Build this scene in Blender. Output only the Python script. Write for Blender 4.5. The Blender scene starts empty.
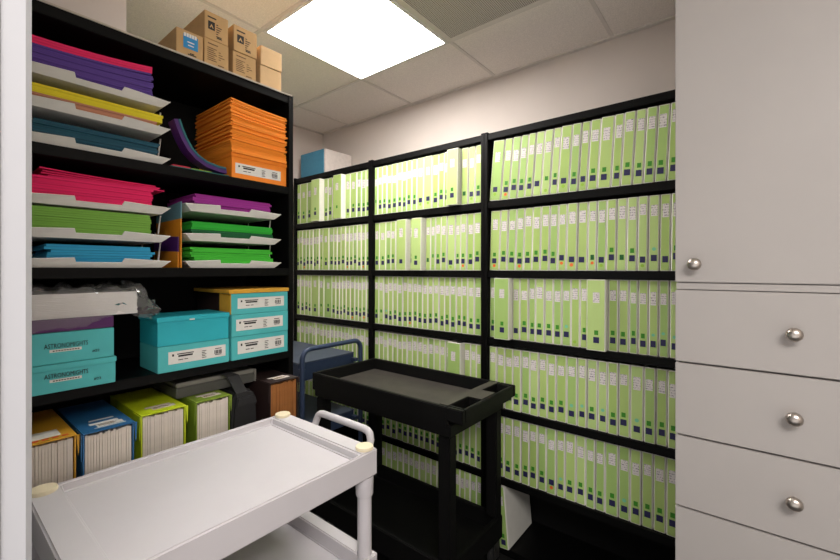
import bpy, math, random
from mathutils import Vector, Matrix
random.seed(7)
R = math.radians
scene = bpy.context.scene
col = scene.collection
TH = R(38.75); ST, CT = math.sin(TH), math.cos(TH)
F, CX, HY, EYE = 405.0, 420.0, 269.0, 1.36

# ---- survey helpers: where a sight line meets a vertical plane of the room
def on_x(px, py, X):
    r = (px-CX)/F; d = X/(-ST+r*CT)
    return d*(CT+r*ST), EYE+(HY-py)*d/F          # Y, z
def on_y(px, py, Y):
    r = (px-CX)/F; d = Y/(CT+r*ST)
    return d*(-ST+r*CT), EYE+(HY-py)*d/F         # X, z

# ---------------------------------------------------------------- materials
def srgb(r, g, b):
    f = lambda c: (c/255/12.92) if c/255 <= .04045 else ((c/255+.055)/1.055)**2.4
    return (f(r), f(g), f(b), 1)
def mat(name, rgb, rough=.5, metal=0, var=.06, scale=40, bump=0, bscale=200, stretch=None, spec=.5):
    m = bpy.data.materials.new(name); m.use_nodes = True
    nt = m.node_tree; b = nt.nodes['Principled BSDF']
    b.inputs['Roughness'].default_value = rough; b.inputs['Metallic'].default_value = metal
    b.inputs['Specular IOR Level'].default_value = spec
    tc = nt.nodes.new('ShaderNodeTexCoord'); mp = nt.nodes.new('ShaderNodeMapping')
    nt.links.new(tc.outputs['Object'], mp.inputs['Vector'])
    if stretch: mp.inputs['Scale'].default_value = stretch
    n = nt.nodes.new('ShaderNodeTexNoise'); n.inputs['Scale'].default_value = scale; n.inputs['Detail'].default_value = 3
    nt.links.new(mp.outputs['Vector'], n.inputs['Vector'])
    cr = nt.nodes.new('ShaderNodeValToRGB')
    c = srgb(*rgb)
    cr.color_ramp.elements[0].position = .3; cr.color_ramp.elements[1].position = .7
    cr.color_ramp.elements[0].color = tuple(x*(1-var) for x in c[:3])+(1,)
    cr.color_ramp.elements[1].color = tuple(min(1, x*(1+var)) for x in c[:3])+(1,)
    nt.links.new(n.outputs['Fac'], cr.inputs['Fac'])
    nt.links.new(cr.outputs['Color'], b.inputs['Base Color'])
    if bump:
        n2 = nt.nodes.new('ShaderNodeTexNoise'); n2.inputs['Scale'].default_value = bscale; n2.inputs['Detail'].default_value = 4
        nt.links.new(mp.outputs['Vector'], n2.inputs['Vector'])
        bp = nt.nodes.new('ShaderNodeBump'); bp.inputs['Strength'].default_value = bump; bp.inputs['Distance'].default_value = .002
        nt.links.new(n2.outputs['Fac'], bp.inputs['Height']); nt.links.new(bp.outputs['Normal'], b.inputs['Normal'])
    return m
def sheets(name, rgb, var=.22):
    return mat(name, rgb, .75, var=var, scale=1, stretch=(2, 2, 420))
def emit(name, rgb, s):
    m = bpy.data.materials.new(name); m.use_nodes = True; nt = m.node_tree
    nt.nodes.remove(nt.nodes['Principled BSDF'])
    e = nt.nodes.new('ShaderNodeEmission'); e.inputs['Color'].default_value = (*rgb, 1); e.inputs['Strength'].default_value = s
    nt.links.new(e.outputs[0], nt.nodes['Material Output'].inputs['Surface']); return m

LAMP = 27.5
M = dict(
 wall=mat('wall_paint', (212,202,194), .85, var=.02, scale=6, bump=.1, bscale=300),
 ceil=mat('ceiling_tile', (240,232,223), .95, var=.10, scale=260, bump=.5, bscale=260),
 tbar=mat('grid_metal', (222,214,205), .6, var=.02),
 floor=mat('floor_dark', (24,23,22), .6, var=.5, scale=9, stretch=(1,14,1), bump=.1, bscale=30),
 jamb=mat('jamb_paint', (178,179,183), .45, var=.01, scale=8),
 black=mat('black_laminate', (8,8,8), .5, var=.2, scale=30, stretch=(3,3,30), spec=.14),
 blackback=mat('black_board', (13,13,13), .8, var=.15, spec=.2),
 silver=mat('pale_edging', (190,180,165), .4, var=.05),
 cab=mat('cabinet_laminate', (166,161,157), .55, var=.02, scale=5, spec=.3),
 cabin=mat('cabinet_gap', (96,88,80), .7),
 nickel=mat('brushed_nickel', (186,178,170), .34, 1, var=.08, scale=90),
 cart=mat('cart_plastic', (200,196,199), .5, var=.012, scale=15, bump=.05, bscale=500),
 ivory=mat('cap_ivory', (232,220,188), .45, var=.03),
 bcart=mat('black_plastic', (9,9,9), .6, spec=.25, var=.15, scale=60, bump=.25, bscale=600),
 bcarttray=mat('black_plastic_worn', (62,58,53), .5, var=.25, scale=14, bump=.2, bscale=500),
 rubber=mat('rubber', (26,26,26), .8), steel=mat('caster_steel', (120,118,115), .35, .9),
 blue=mat('blue_enamel', (46,60,86), .45, var=.06), bluetop=mat('blue_grey_shelf', (66,75,92), .55, var=.06, scale=20),
 bindw=mat('binder_vinyl', (226,224,214), .4, var=.03, scale=20),
 label=None, green=mat('sticker_green', (58,140,30), .6), dkgreen=mat('sticker_dark_green', (20,96,36), .6),
 navy=mat('sticker_navy', (36,34,82), .55), orange_dot=mat('sticker_orange', (235,110,45), .6), lime_dot=mat('sticker_lime', (150,195,60), .6),
 teal_dot=mat('sticker_teal', (125,205,165), .6),
 kraft=mat('kraft_board', (196,158,106), .8, var=.06, scale=25, bump=.1), kraftl=mat('kraft_board_light', (212,176,128), .8, var=.05, scale=25, bump=.1),
 ink=mat('dark_ink', (34,30,28), .7), inkb=mat('brown_ink', (112,86,56), .8), skyblue=mat('sticker_blue', (40,140,200), .5),
 white=mat('white_paper', (225,222,216), .7, var=.03),
 teal=mat('teal_card', (80,186,188), .55, var=.05, scale=12), cyan=mat('cyan_card', (40,176,190), .5, var=.04, scale=8),
 purplebox=mat('purple_card', (84,30,96), .55), gold=mat('gold_card', (214,160,50), .65), 
 orange=mat('orange_card', (255,142,36), .6, var=.04),
 p_orange=sheets('orange_paper', (255,147,38), .08), p_purple=sheets('violet_paper', (86,56,140)), p_mag=sheets('magenta_paper', (232,28,96), .1),
 p_yel=sheets('yellow_paper', (226,208,30), .12), p_tan=sheets('tan_paper', (190,130,100)), p_teal=sheets('dark_teal_paper', (15,76,96), .5),
 p_red=sheets('crimson_paper', (232,20,98), .14), p_green=sheets('leaf_green_paper', (122,176,68), .14), p_blue=sheets('sky_blue_paper', (44,160,205), .25),
 p_plum=sheets('plum_paper', (152,36,140), .28), p_lgreen=sheets('bright_green_paper', (40,176,50), .12), p_dgreen=sheets('dark_green_paper', (8,92,48), .12),
 p_fgreen=sheets('fresh_green_paper', (66,190,52), .18), p_white=sheets('white_sheets', (248,245,240), .04),
 f_navy=mat('navy_folder', (30,44,92), .5), f_teal=mat('teal_folder', (20,112,112), .5), f_purple=mat('purple_folder', (74,28,104), .5),
 f_red=mat('red_folder', (190,30,60), .5), f_lime=mat('lime_folder', (140,180,50), .5), f_orange=mat('orange_folder', (222,140,30), .5), f_bluegrey=mat('blue_grey_folder', (92,138,150), .5),
 b_yel=mat('yellow_board', (214,160,44), .5), b_blue=mat('blue_board', (38,100,150), .5), b_lime=mat('lime_board', (196,214,26), .5), b_olive=mat('olive_board', (122,146,42), .5),
 b_brown=mat('dark_brown_board', (44,30,28), .5), f_white=mat('folder_edge_white', (214,204,192), .75, var=.05), f_brown=mat('folder_brown', (150,94,44), .75, var=.08),
 red_ink=mat('red_ink', (214,84,40), .6), greycase=mat('grey_case', (76,76,71), .5), greycase2=mat('grey_case_edge', (118,116,108), .5),
 bag=mat('black_nylon', (30,30,31), .75, bump=.4, bscale=900), lamp=emit('lamp_diffuser', (1.0,.955,.92), LAMP),
 lampframe=mat('lamp_frame', (225,222,216), .5), bluefront=mat('steel_blue_card', (70,140,172), .55), offw=mat('off_white_card', (222,212,204), .6),
)
GREENS = [mat('spine_green', c, .45, var=.05, scale=14, stretch=(1,1,.3)) for c in ((174,202,114), (180,206,122), (168,200,116), (188,214,134))]
# small printed label: white with faint grey print rows
def print_label(name, paper, ink, rows, cols, thr):
    m = mat(name, paper, .65, var=.01); nt = m.node_tree; b = nt.nodes['Principled BSDF']
    tc = nt.nodes.new('ShaderNodeTexCoord'); sp = nt.nodes.new('ShaderNodeSeparateXYZ'); nt.links.new(tc.outputs['Generated'], sp.inputs[0])
    w = nt.nodes.new('ShaderNodeMath'); w.operation = 'MULTIPLY'; w.inputs[1].default_value = rows; nt.links.new(sp.outputs['Z'], w.inputs[0])
    fr = nt.nodes.new('ShaderNodeMath'); fr.operation = 'FRACT'; nt.links.new(w.outputs[0], fr.inputs[0])
    gt = nt.nodes.new('ShaderNodeMath'); gt.operation = 'GREATER_THAN'; gt.inputs[1].default_value = .5; nt.links.new(fr.outputs[0], gt.inputs[0])
    oi = nt.nodes.new('ShaderNodeObjectInfo'); n = nt.nodes.new('ShaderNodeTexNoise'); n.noise_dimensions = '4D'; n.inputs['Scale'].default_value = cols
    nt.links.new(tc.outputs['Generated'], n.inputs['Vector'])
    ws = nt.nodes.new('ShaderNodeMath'); ws.operation = 'MULTIPLY'; ws.inputs[1].default_value = 40; nt.links.new(oi.outputs['Random'], ws.inputs[0]); nt.links.new(ws.outputs[0], n.inputs['W'])
    g2 = nt.nodes.new('ShaderNodeMath'); g2.operation = 'GREATER_THAN'; g2.inputs[1].default_value = thr; nt.links.new(n.outputs['Fac'], g2.inputs[0])
    mu = nt.nodes.new('ShaderNodeMath'); mu.operation = 'MULTIPLY'; nt.links.new(gt.outputs[0], mu.inputs[0]); nt.links.new(g2.outputs[0], mu.inputs[1])
    mx = nt.nodes.new('ShaderNodeMix'); mx.data_type = 'RGBA'; nt.links.new(mu.outputs[0], mx.inputs['Factor'])
    mx.inputs['A'].default_value = srgb(*paper); mx.inputs['B'].default_value = srgb(*ink)
    nt.links.new(mx.outputs['Result'], b.inputs['Base Color']); return m
M['label'] = print_label('spine_label', (226,220,218), (150,140,152), 5, 9, .53)
# clear film
def film():
    m = bpy.data.materials.new('clear_film'); m.use_nodes = True; nt = m.node_tree; nt.nodes.remove(nt.nodes['Principled BSDF'])
    t = nt.nodes.new('ShaderNodeBsdfTransparent'); t.inputs['Color'].default_value = (.97,.97,.97,1)
    g = nt.nodes.new('ShaderNodeBsdfGlossy'); g.inputs['Roughness'].default_value = .12; g.inputs['Color'].default_value = (.9,.9,.9,1)
    d = nt.nodes.new('ShaderNodeBsdfDiffuse'); d.inputs['Color'].default_value = (.7,.7,.7,1)
    fr = nt.nodes.new('ShaderNodeFresnel'); fr.inputs['IOR'].default_value = 1.5
    a = nt.nodes.new('ShaderNodeMixShader'); a.inputs[0].default_value = .10; nt.links.new(t.outputs[0], a.inputs[1]); nt.links.new(d.outputs[0], a.inputs[2])
    b = nt.nodes.new('ShaderNodeMixShader'); nt.links.new(fr.outputs[0], b.inputs[0]); nt.links.new(a.outputs[0], b.inputs[1]); nt.links.new(g.outputs[0], b.inputs[2])
    nt.links.new(b.outputs[0], nt.nodes['Material Output'].inputs['Surface']); return m
M['film'] = film()
# perforated return-air grille
def perforated():
    m = mat('perforated_metal', (150,142,132), .6); nt = m.node_tree; b = nt.nodes['Principled BSDF']
    tc = nt.nodes.new('ShaderNodeTexCoord'); mp = nt.nodes.new('ShaderNodeMapping'); mp.inputs['Scale'].default_value = (130,130,0)
    nt.links.new(tc.outputs['Object'], mp.inputs['Vector'])
    fr = nt.nodes.new('ShaderNodeVectorMath'); fr.operation = 'FRACTION'; nt.links.new(mp.outputs[0], fr.inputs[0])
    sb = nt.nodes.new('ShaderNodeVectorMath'); sb.operation = 'SUBTRACT'; sb.inputs[1].default_value = (.5,.5,0); nt.links.new(fr.outputs[0], sb.inputs[0])
    ln = nt.nodes.new('ShaderNodeVectorMath'); ln.operation = 'LENGTH'; nt.links.new(sb.outputs[0], ln.inputs[0])
    lt = nt.nodes.new('ShaderNodeMath'); lt.operation = 'LESS_THAN'; lt.inputs[1].default_value = .33; nt.links.new(ln.outputs['Value'], lt.inputs[0])
    mx = nt.nodes.new('ShaderNodeMix'); mx.data_type = 'RGBA'; nt.links.new(lt.outputs[0], mx.inputs['Factor'])
    mx.inputs['A'].default_value = srgb(205,197,188); mx.inputs['B'].default_value = srgb(96,90,84)
    nt.links.new(mx.outputs['Result'], b.inputs['Base Color']); return m
M['perf'] = perforated()

# ---------------------------------------------------------------- mesh building
class MB:
    def __init__(s): s.v = []; s.f = []
    def add(s, vs, fs):
        o = len(s.v); s.v += [tuple(p) for p in vs]; s.f += [tuple(i+o for i in f) for f in fs]; return s
    def box(s, x0, x1, y0, y1, z0, z1):
        return s.add([(x0,y0,z0),(x1,y0,z0),(x1,y1,z0),(x0,y1,z0),(x0,y0,z1),(x1,y0,z1),(x1,y1,z1),(x0,y1,z1)],
            [(0,3,2,1),(4,5,6,7),(0,1,5,4),(1,2,6,5),(2,3,7,6),(3,0,4,7)])
    def prism(s, poly, axis, a, b):
        """extrude a 2-D outline along x, y or z"""
        def P(u, w, t): return {'x': (t,u,w), 'y': (u,t,w), 'z': (u,w,t)}[axis]
        n = len(poly); vs = [P(u,w,a) for u,w in poly]+[P(u,w,b) for u,w in poly]
        fs = [tuple(range(n))[::-1], tuple(range(n,2*n))]+[(i,(i+1)%n,n+(i+1)%n,n+i) for i in range(n)]
        return s.add(vs, fs)
    def tube(s, pts, r, n=14, cap=True):
        pts = [Vector(p) for p in pts]; rings = []; up = None
        for i, p in enumerate(pts):
            t = ((pts[min(i+1,len(pts)-1)]-p).normalized()+(p-pts[max(i-1,0)]).normalized()).normalized()
            if up is None: up = t.orthogonal().normalized()
            up = (up-t*up.dot(t)).normalized(); w = t.cross(up)
            rr = r[i] if isinstance(r, (list,tuple)) else r
            rings.append([p+(up*math.cos(2*math.pi*k/n)+w*math.sin(2*math.pi*k/n))*rr for k in range(n)])
        vs = [q for g in rings for q in g]; fs = []
        for i in range(len(pts)-1):
            for k in range(n): fs.append((i*n+k, i*n+(k+1)%n, (i+1)*n+(k+1)%n, (i+1)*n+k))
        if cap: fs += [tuple(range(n))[::-1], tuple((len(pts)-1)*n+k for k in range(n))]
        return s.add(vs, fs)
    def lathe(s, prof, c, axis='z', n=24):
        """prof: (radius, distance along axis)"""
        c = Vector(c); vs = []; A = {'z': Vector((0,0,1)), 'y': Vector((0,-1,0)), 'x': Vector((1,0,0))}[axis]
        u = A.orthogonal().normalized(); w = A.cross(u)
        for r, h in prof:
            vs += [c+A*h+(u*math.cos(2*math.pi*k/n)+w*math.sin(2*math.pi*k/n))*r for k in range(n)]
        fs = []
        for i in range(len(prof)-1):
            for k in range(n): fs.append((i*n+k, i*n+(k+1)%n, (i+1)*n+(k+1)%n, (i+1)*n+k))
        fs += [tuple(range(n))[::-1], tuple((len(prof)-1)*n+k for k in range(n))]
        return s.add(vs, fs)
    def build(s, name, m, parent=None, bevel=0, smooth=False, origin=None, seg=2):
        me = bpy.data.meshes.new(name)
        o = Vector(origin) if origin is not None else (Vector((0,0,0)) if parent is None else world_loc(parent))
        me.from_pydata([tuple(Vector(p)-o) for p in s.v], [], s.f); me.validate()
        import bmesh
        bm = bmesh.new(); bm.from_mesh(me); bmesh.ops.recalc_face_normals(bm, faces=bm.faces)
        if bevel: bmesh.ops.bevel(bm, geom=[e for e in bm.edges if e.is_manifold and e.calc_face_angle(0) > .5], offset=bevel, segments=seg, affect='EDGES', clamp_overlap=True)
        bm.to_mesh(me); bm.free()
        if smooth:
            for p in me.polygons: p.use_smooth = True
            try: me.set_sharp_from_angle(angle=R(38))
            except Exception: pass
        me.materials.append(m)
        ob = bpy.data.objects.new(name, me); col.objects.link(ob)
        if parent is not None: ob.parent = parent
        elif origin is not None: ob.location = o
        if parent is not None and origin is not None: ob.location = o-world_loc(parent)
        return ob
def world_loc(o):
    p = Vector(o.location)
    while o.parent: o = o.parent; p += o.location
    return p
def tag(o, label, cat, group=None):
    o['label'] = label; o['category'] = cat
    if group: o['group'] = group
    return o
def thing(name, loc, label, cat, group=None):
    o = bpy.data.objects.new(name, None); o.empty_display_size = .05; col.objects.link(o); o.location = loc
    return tag(o, label, cat, group)
def struct(o): o['kind'] = 'structure'; return o
def box(name, b, m, parent=None, bevel=0, origin=None):
    return MB().box(*b).build(name, m, parent, bevel, origin=origin)
def words(name, s, size, m, parent, pos, facing='x', squeeze=1.0, depth=.0004):
    cu = bpy.data.curves.new(name, 'FONT'); cu.body = s; cu.size = size; cu.extrude = depth; cu.resolution_u = 2; cu.offset = 0
    t = bpy.data.objects.new(name, cu); col.objects.link(t)
    dg = bpy.context.evaluated_depsgraph_get(); dg.update()
    me = bpy.data.meshes.new_from_object(t.evaluated_get(dg)); bpy.data.objects.remove(t); bpy.data.curves.remove(cu)
    rot = {'x': Matrix(((0,0,1),(1,0,0),(0,1,0))), 'y': Matrix(((1,0,0),(0,0,-1),(0,1,0)))}[facing]
    for v in me.vertices: v.co = rot @ Vector((v.co.x*squeeze, v.co.y, v.co.z))
    me.materials.clear(); me.materials.append(m); me.name = name
    o = bpy.data.objects.new(name, me); col.objects.link(o); o.parent = parent; o.location = Vector(pos)-world_loc(parent)
    return o
ORD = 'first second third fourth fifth sixth seventh eighth ninth tenth eleventh twelfth thirteenth fourteenth fifteenth sixteenth seventeenth eighteenth nineteenth twentieth'.split()
def ordl(i, n):          # "leftmost", "third from the left", ..., "rightmost"
    return 'leftmost' if i == 0 else ('rightmost' if i == n-1 else ORD[i]+' from the left')

# ---------------------------------------------------------------- room
CEIL = 2.44
struct(box('floor', (-2.9,1.6,-.35,2.2,-.05,0), M['floor']))
struct(box('wall_back', (-2.75,1.6,2.045,2.145,0,2.6), M['wall']))
struct(box('wall_left', (-2.75,-2.64,-.35,2.045,0,2.6), M['wall']))
struct(box('wall_right', (1.3,1.4,-.35,2.045,0,2.6), M['wall']))
struct(box('wall_partition', (-1.78,-1.68,.07,.46,0,2.6), M['wall']))
struct(box('wall_low', (-1.78,-1.68,.46,.90,0,2.18), M['wall']))
struct(box('wall_front', (-2.64,-.60,-.08,.035,0,2.6), M['jamb']))
jm = MB().prism([(-.60,-.09),(-.503,-.09),(-.503,.045),(-.5075,.0468),(-.5075,.0625),(-.5115,.067),(-.523,.067),(-.525,.0605),(-.60,.0585)], 'z', 0, 2.44)
struct(jm.build('trim_1', M['jamb']))
struct(MB().box(-2.75,1.5,-.35,2.145,CEIL,CEIL+.05).build('ceiling', M['ceil']))
gx = [-1.70+.6096*k for k in range(-1,5)]; gy = [1.585-.6096*k for k in range(0,4)]
g = MB()
for x in gx: g.box(x-.008,x+.008,-.35,2.045,CEIL-.004,CEIL+.002)
for y in gy: g.box(-2.64,1.3,y-.008,y+.008,CEIL-.0045,CEIL+.002)
g.box(-2.64,1.3,2.02,2.045,CEIL-.006,CEIL+.001).box(-2.64,-2.62,-.35,2.045,CEIL-.006,CEIL+.001)
struct(g.build('trim_2', M['tbar']))
# troffers
def troffer(x0, y0, label):
    t = thing('ceiling_light', (x0+.305,y0+.305,CEIL), label, 'light')
    a, b, c, d = x0+.006, x0+.604, y0+.006, y0+.604; w = .012
    fr = MB()
    for q in ((a,b,c,c+w),(a,b,d-w,d),(a,a+w,c+w,d-w),(b-w,b,c+w,d-w)): fr.box(*q, CEIL-.012, CEIL-.0005)
    fr.build('frame', M['lampframe'], t)
    box('diffuser', (a+w,b-w,c+w,d-w,CEIL-.008,CEIL-.004), M['lamp'], t)
    return t
troffer(-1.70, .9754, 'bright square white light panel set in the ceiling grid')
t = thing('air_grille', (-.79,1.28,CEIL), 'grey perforated air grille in the ceiling beside the light panel', 'vent')
a, b, c, d = -1.078, -.495, .99, 1.572
fr = MB()
for q in ((a,b,c,c+.012),(a,b,d-.012,d),(a,a+.012,c,d),(b-.012,b,c,d)): fr.box(*q, CEIL-.008, CEIL-.0005)
fr.build('frame', M['tbar'], t); box('perforated_plate', (a+.012,b-.012,c+.012,d-.012,CEIL-.006,CEIL-.003), M['perf'], t)

# ---------------------------------------------------------------- bookcases along the back wall
BY = 1.745; BB = 2.035
SEC = [(-2.590,-1.788,'left'), (-1.787,-.996,'middle'), (-.995,-.160,'right')]
SH = [1.688,1.3516,1.028,.694,.366,.040]        # shelf tops
for x0, x1, nm in SEC:
    t = thing('bookcase', ((x0+x1)/2,BY,0), {'left':'black open bookcase of green-spined binders under the blue-fronted box, leftmost of three','middle':'black open bookcase of green-spined binders behind the black cart, middle of three','right':'black open bookcase of green-spined binders beside the white cabinet, rightmost of three'}[nm], 'bookcase', 'black bookcases along the back wall')
    for a, b in ((x0,x0+.018),(x1-.018,x1)): box('side_panel', (a,b,BY-.004,BB,0,2.026), M['black'], t, .0015)
    box('top_panel', (x0+.018,x1-.018,BY,BB,1.988,2.02), M['black'], t, .002)
    for z in SH: box('shelf', (x0+.018,x1-.018,BY,BB-.006,z-.034,z), M['black'], t, .002)
    box('back_panel', (x0+.018,x1-.018,BB-.006,BB,.02,1.99), M['blackback'], t)
    box('plinth', (x0+.018,x1-.018,BY+.02,BY+.036,0,.021), M['black'], t)

# binders ------------------------------------------------------------
BH, BD = .288, .262
cache = {}
def binder_meshes(w):
    k = round(w/.002)
    if k in cache: return cache[k]
    w = k*.002; c = min(.0036, w*.14); c2 = .0032; h = w/2
    def mesh(name, mb, m, bevel=0):
        o = mb.build(name, m, None, bevel); me = o.data; bpy.data.objects.remove(o); return me
    cov = MB().prism([(-h+c,0),(h-c,0),(h,c2),(h,BD),(h-.003,BD),(h-.003,c2+.01),(-h+.003,c2+.01),(-h+.003,BD),(-h,BD),(-h,c2)], 'z', 0, BH)
    iw = h-c-.0006
    d = dict(cover=mesh('cover', cov, M['bindw']), w=w, iw=iw,
             pages=mesh('pages', MB().box(-h+.004,h-.004,c2+.03,BD-.012,.012,BH-.012), M['white']),
             ins=[mesh('spine_insert', MB().box(-iw,iw,-.0008,.0006,.003,BH-.003), g) for g in GREENS])
    lw = min(.0128, iw*.8)
    d['lab'] = [mesh('title_label', MB().box(-lw,lw,-.0014,-.0009,-hh/2,hh/2), M['label']) for hh in (.042,.047,.051)]
    sg = min(.0076, iw*.5); sn = min(.0112, iw*.72)
    d['sq'] = {n: mesh('square_sticker', MB().box(-a,a,-.0014,-.0009,-b,b), M[n]) for n, a, b in (('green',sg,.0092),('dkgreen',sg*1.1,.0105),('navy',sn,.0120))}
    d['dot'] = {n: mesh('dot_sticker', MB().lathe([(sg,.0009),(sg,.0014)], (0,0,0), 'y', 14), M[n]) for n in ('orange_dot','lime_dot','teal_dot')}
    cache[k] = d; return d
def put(name, me, parent, loc):
    o = bpy.data.objects.new(name, me); col.objects.link(o); o.parent = parent; o.location = loc; return o
def binder(x, y, z, w, label, group, lean=0, marks='gn', lab=True, lz=None, nz=None):
    d = binder_meshes(w)
    r = thing('binder', (x,y,z+.0008+abs(math.sin(lean))*d['w']/2), label, 'binder', group); r.rotation_euler = (0,lean,0)
    put('cover', d['cover'], r, (0,0,0)); put('spine_insert', random.choice(d['ins']), r, (0,0,0))
    put('pages', d['pages'], r, (0,0,0))
    lz = lz if lz is not None else .222+random.uniform(-.004,.004)
    lo = random.uniform(-.15,.15)*d['iw']
    if lab: put('title_label', random.choice(d['lab']), r, (lo*.7,0,lz))
    nz = nz if nz is not None else .052+random.uniform(-.004,.004)
    if 'n' in marks: put('square_sticker', d['sq']['navy'], r, (lo,0,nz))
    if 'g' in marks: put('square_sticker', d['sq']['green'], r, (lo,0,nz+.030))
    if 'd' in marks: put('square_sticker', d['sq']['dkgreen'], r, (lo,0,nz))
    if 'o' in marks: put('dot_sticker', d['dot']['orange_dot'], r, (lo,0,nz-.0235))
    if 'l' in marks: put('dot_sticker', d['dot']['lime_dot'], r, (lo,0,nz-.0235))
    if 't' in marks: put('dot_sticker', d['dot']['teal_dot'], r, (lo,0,nz+.034))
    return r
def sc(off, s, l): return [off+v/s for v in l]
def uni(a, b, n, j=.25):
    ws = [1+random.uniform(-j,j) for _ in range(n)]; t = sum(ws); out = [a]
    for w in ws: out.append(out[-1]+(b-a)*w/t)
    return out
ROWS = [  # bookcase, shelf, sight-line edges, lean at left/right (deg), {index: marks}, {wide and jutting}, label drift
 (2,0,[488.4,500,508,516.3,524,531.7,540.3,549.1,557.2,568.4,577.4,586.6,597.4,611,620.9,632.5,643.4,655,667.2,679],5.0,2.6,{0:'nl',1:'gno',6:'gl',8:'nl',10:'nl',5:'n'},{},(.205,.235)),
 (2,1,[487.6,497.4,505.2,513.6,521.5,530,538.3,547,555.6,564.4,575,585.1,594.4,604.1,614,624.5,635.2,645.9,657.2,668.6,679.4],2.0,.6,{0:'gno',3:'gno',8:'no',9:'no',10:'n',11:'do',12:'nl',14:'d',16:'nl',17:'nt',18:'n'},{},(.215,.235)),
 (2,2,[488.5,496,511.3,519,527.4,534.6,543.5,552.3,560.8,570,579,587.3,607,617.3,627.7,636.8,647.4,657.4,667.8,679.5],.3,.2,{2:'n',8:'nt',9:'l',16:'nt',17:'nt',18:'nt'},{1,11},(.215,.222)),
 (2,3,[488.6,495.9,503.9,512,520.5,529,537.8,546.5,555.3,565.8,576.5,585.9,596.7,606.5,617.3,629,642.9,654.7,666.4,679.5],.2,.2,{9:'nt',10:'nt',12:'nt',15:'nt'},set(),(.232,.22)),
 (2,4,[489,496.8,504.1,512.6,520.5,528.9,537.2,546,555.8,564.7,575.5,585.3,594.7,604.6,617.9,629.5,640.9,652.7,665.5,679.5],.2,.2,{7:'no',8:'nt',14:'nt'},set(),(.23,.215)),
 (1,0,[374.6,378.1,382.6,386.9,391.7,396.9,401.7,406.4,411.4,416.4,422.9,431.1,437.1,442.9,448.1,459.5,466.4,472.9,479.4],.4,1.0,{0:'g',9:'nl',10:'nl',15:'d',16:'nl'},{14},(.2,.215)),
 (1,1,[375.2,379.9,386.3,391.5,396.1,400.4,410,414.7,424.6,429.8,434.4,440,445.6,453.5,458.8,464.8,471.5,479.2],.3,.9,{5:'n',8:'d',9:'gl',12:'nl',14:'gno'},{5,7},(.21,.215)),
 (1,2,sc(370,6.225,[30,57,86,114,141,169,199,229,258,288,318,349,381,414,447,480,515,548,584,622,668]),.2,.2,{1:'gl',2:'nt',7:'gno'},set(),(.222,.222)),
 (1,3,sc(370,6.225,[30,58,85,112,140,168,197,226,256,287,319,351,385,420,453,485,563,602,636,669]),.2,.2,{},{15},(.23,.225)),
 (1,4,uni(374.8,479,19,.12),.2,.2,{},set(),(.225,.225)),
 (1,5,uni(374.8,479,19,.12),.2,.2,{},set(),(.225,.225)),
 (0,0,[297,300.4,306.9,311.7,314.6,323.4,327.5,331.6,335.6,344.1,349.2,355.4,359.9,364.2,367.9],.6,.4,{9:'nl',8:'g'},{4,8},(.2,.21)),
 (0,1,sc(290,10.18,[72,97,130,165,198,232,262,295,330,388,435,470,508,552,588,628,668,708,748,790]),.3,.3,{2:'gno',7:'gl',13:'gno',17:'gno'},set(),(.21,.215)),
 (0,2,sc(290,8,[60,88,118,148,172,232,268,330,360,388,413,440,472,505,535,563,595,622]),.3,.3,{5:'gl',12:'gno',15:'gno'},set(),(.225,.225)),
 (0,3,sc(290,8,[58,85,120,150,180,207,235,262,290,318,346,375,402,430,460,490,520,552,585,622]),.2,.2,{},set(),(.23,.225)),
 (0,4,uni(297.2,367.6,18,.1),.2,.2,{},set(),(.225,.225)),
]
SHW = ['top shelf','second shelf','third shelf','fourth shelf','fifth shelf','bottom shelf']
for s, sh, ed, l0, l1, marks, jut, (d0,d1) in ROWS:
    n = len(ed)-1; X0, X1, nm = SEC[s]
    xs = [on_y(p, 0, BY+.012)[0] for p in ed]; lo = X0+.0185; hi = X1-.0185
    dr = math.sin(R(l1))*BH if True else 0
    if s != 2: xs = [lo+(x-xs[0])*((hi-dr-.001)-lo)/(xs[-1]-xs[0]) for x in xs]
    else:
        sh0 = max(0, lo-xs[0]); xs = [x+sh0 for x in xs]; k = (min(hi-dr-.001, xs[-1])-xs[0])/(xs[-1]-xs[0]); xs = [xs[0]+(x-xs[0])*k for x in xs]
    last = lo
    for i in range(n):
        u = i/(n-1); lean = R(l0+(l1-l0)*u); w = (xs[i+1]-xs[i])*math.cos(lean)-.0012; j = i in jut
        w = math.floor(w/.002)*.002 if w > .012 else .012
        mk = marks.get(i, 'gn')
        what = 'wide green-spined binder' if j else ('green-spined binder with orange dot' if 'o' in mk else 'green-spined binder')
        lb = '%s, %s on the %s, %s bookcase' % (what, ordl(i,n), SHW[sh], nm)
        fy = BY+(-.022 if j else .012)+random.uniform(-.002,.003)
        binder((xs[i]+xs[i+1])/2, fy, SH[sh], w, lb, 'green-spined binders in the bookcases', lean, mk, lz=d0+(d1-d0)*u+random.uniform(-.008,.008), nz=.048+random.uniform(-.007,.009))
binder(-.885,1.735,.040,.048,'white binder with narrow green spine leaning alone on the empty bottom shelf, right bookcase','green-spined binders in the bookcases',R(-5),'gn',nz=.03)

# white box on the bookcase top
t = thing('storage_box', (-2.44,1.79,2.02), 'white box with a blue front on top of the left bookcase', 'box')
box('body', (-2.571,-2.288,1.794,2.036,2.0205,2.204), M['offw'], t, .002)
box('front_panel', (-2.569,-2.303,1.790,1.7935,2.0215,2.203), M['bluefront'], t)

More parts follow.
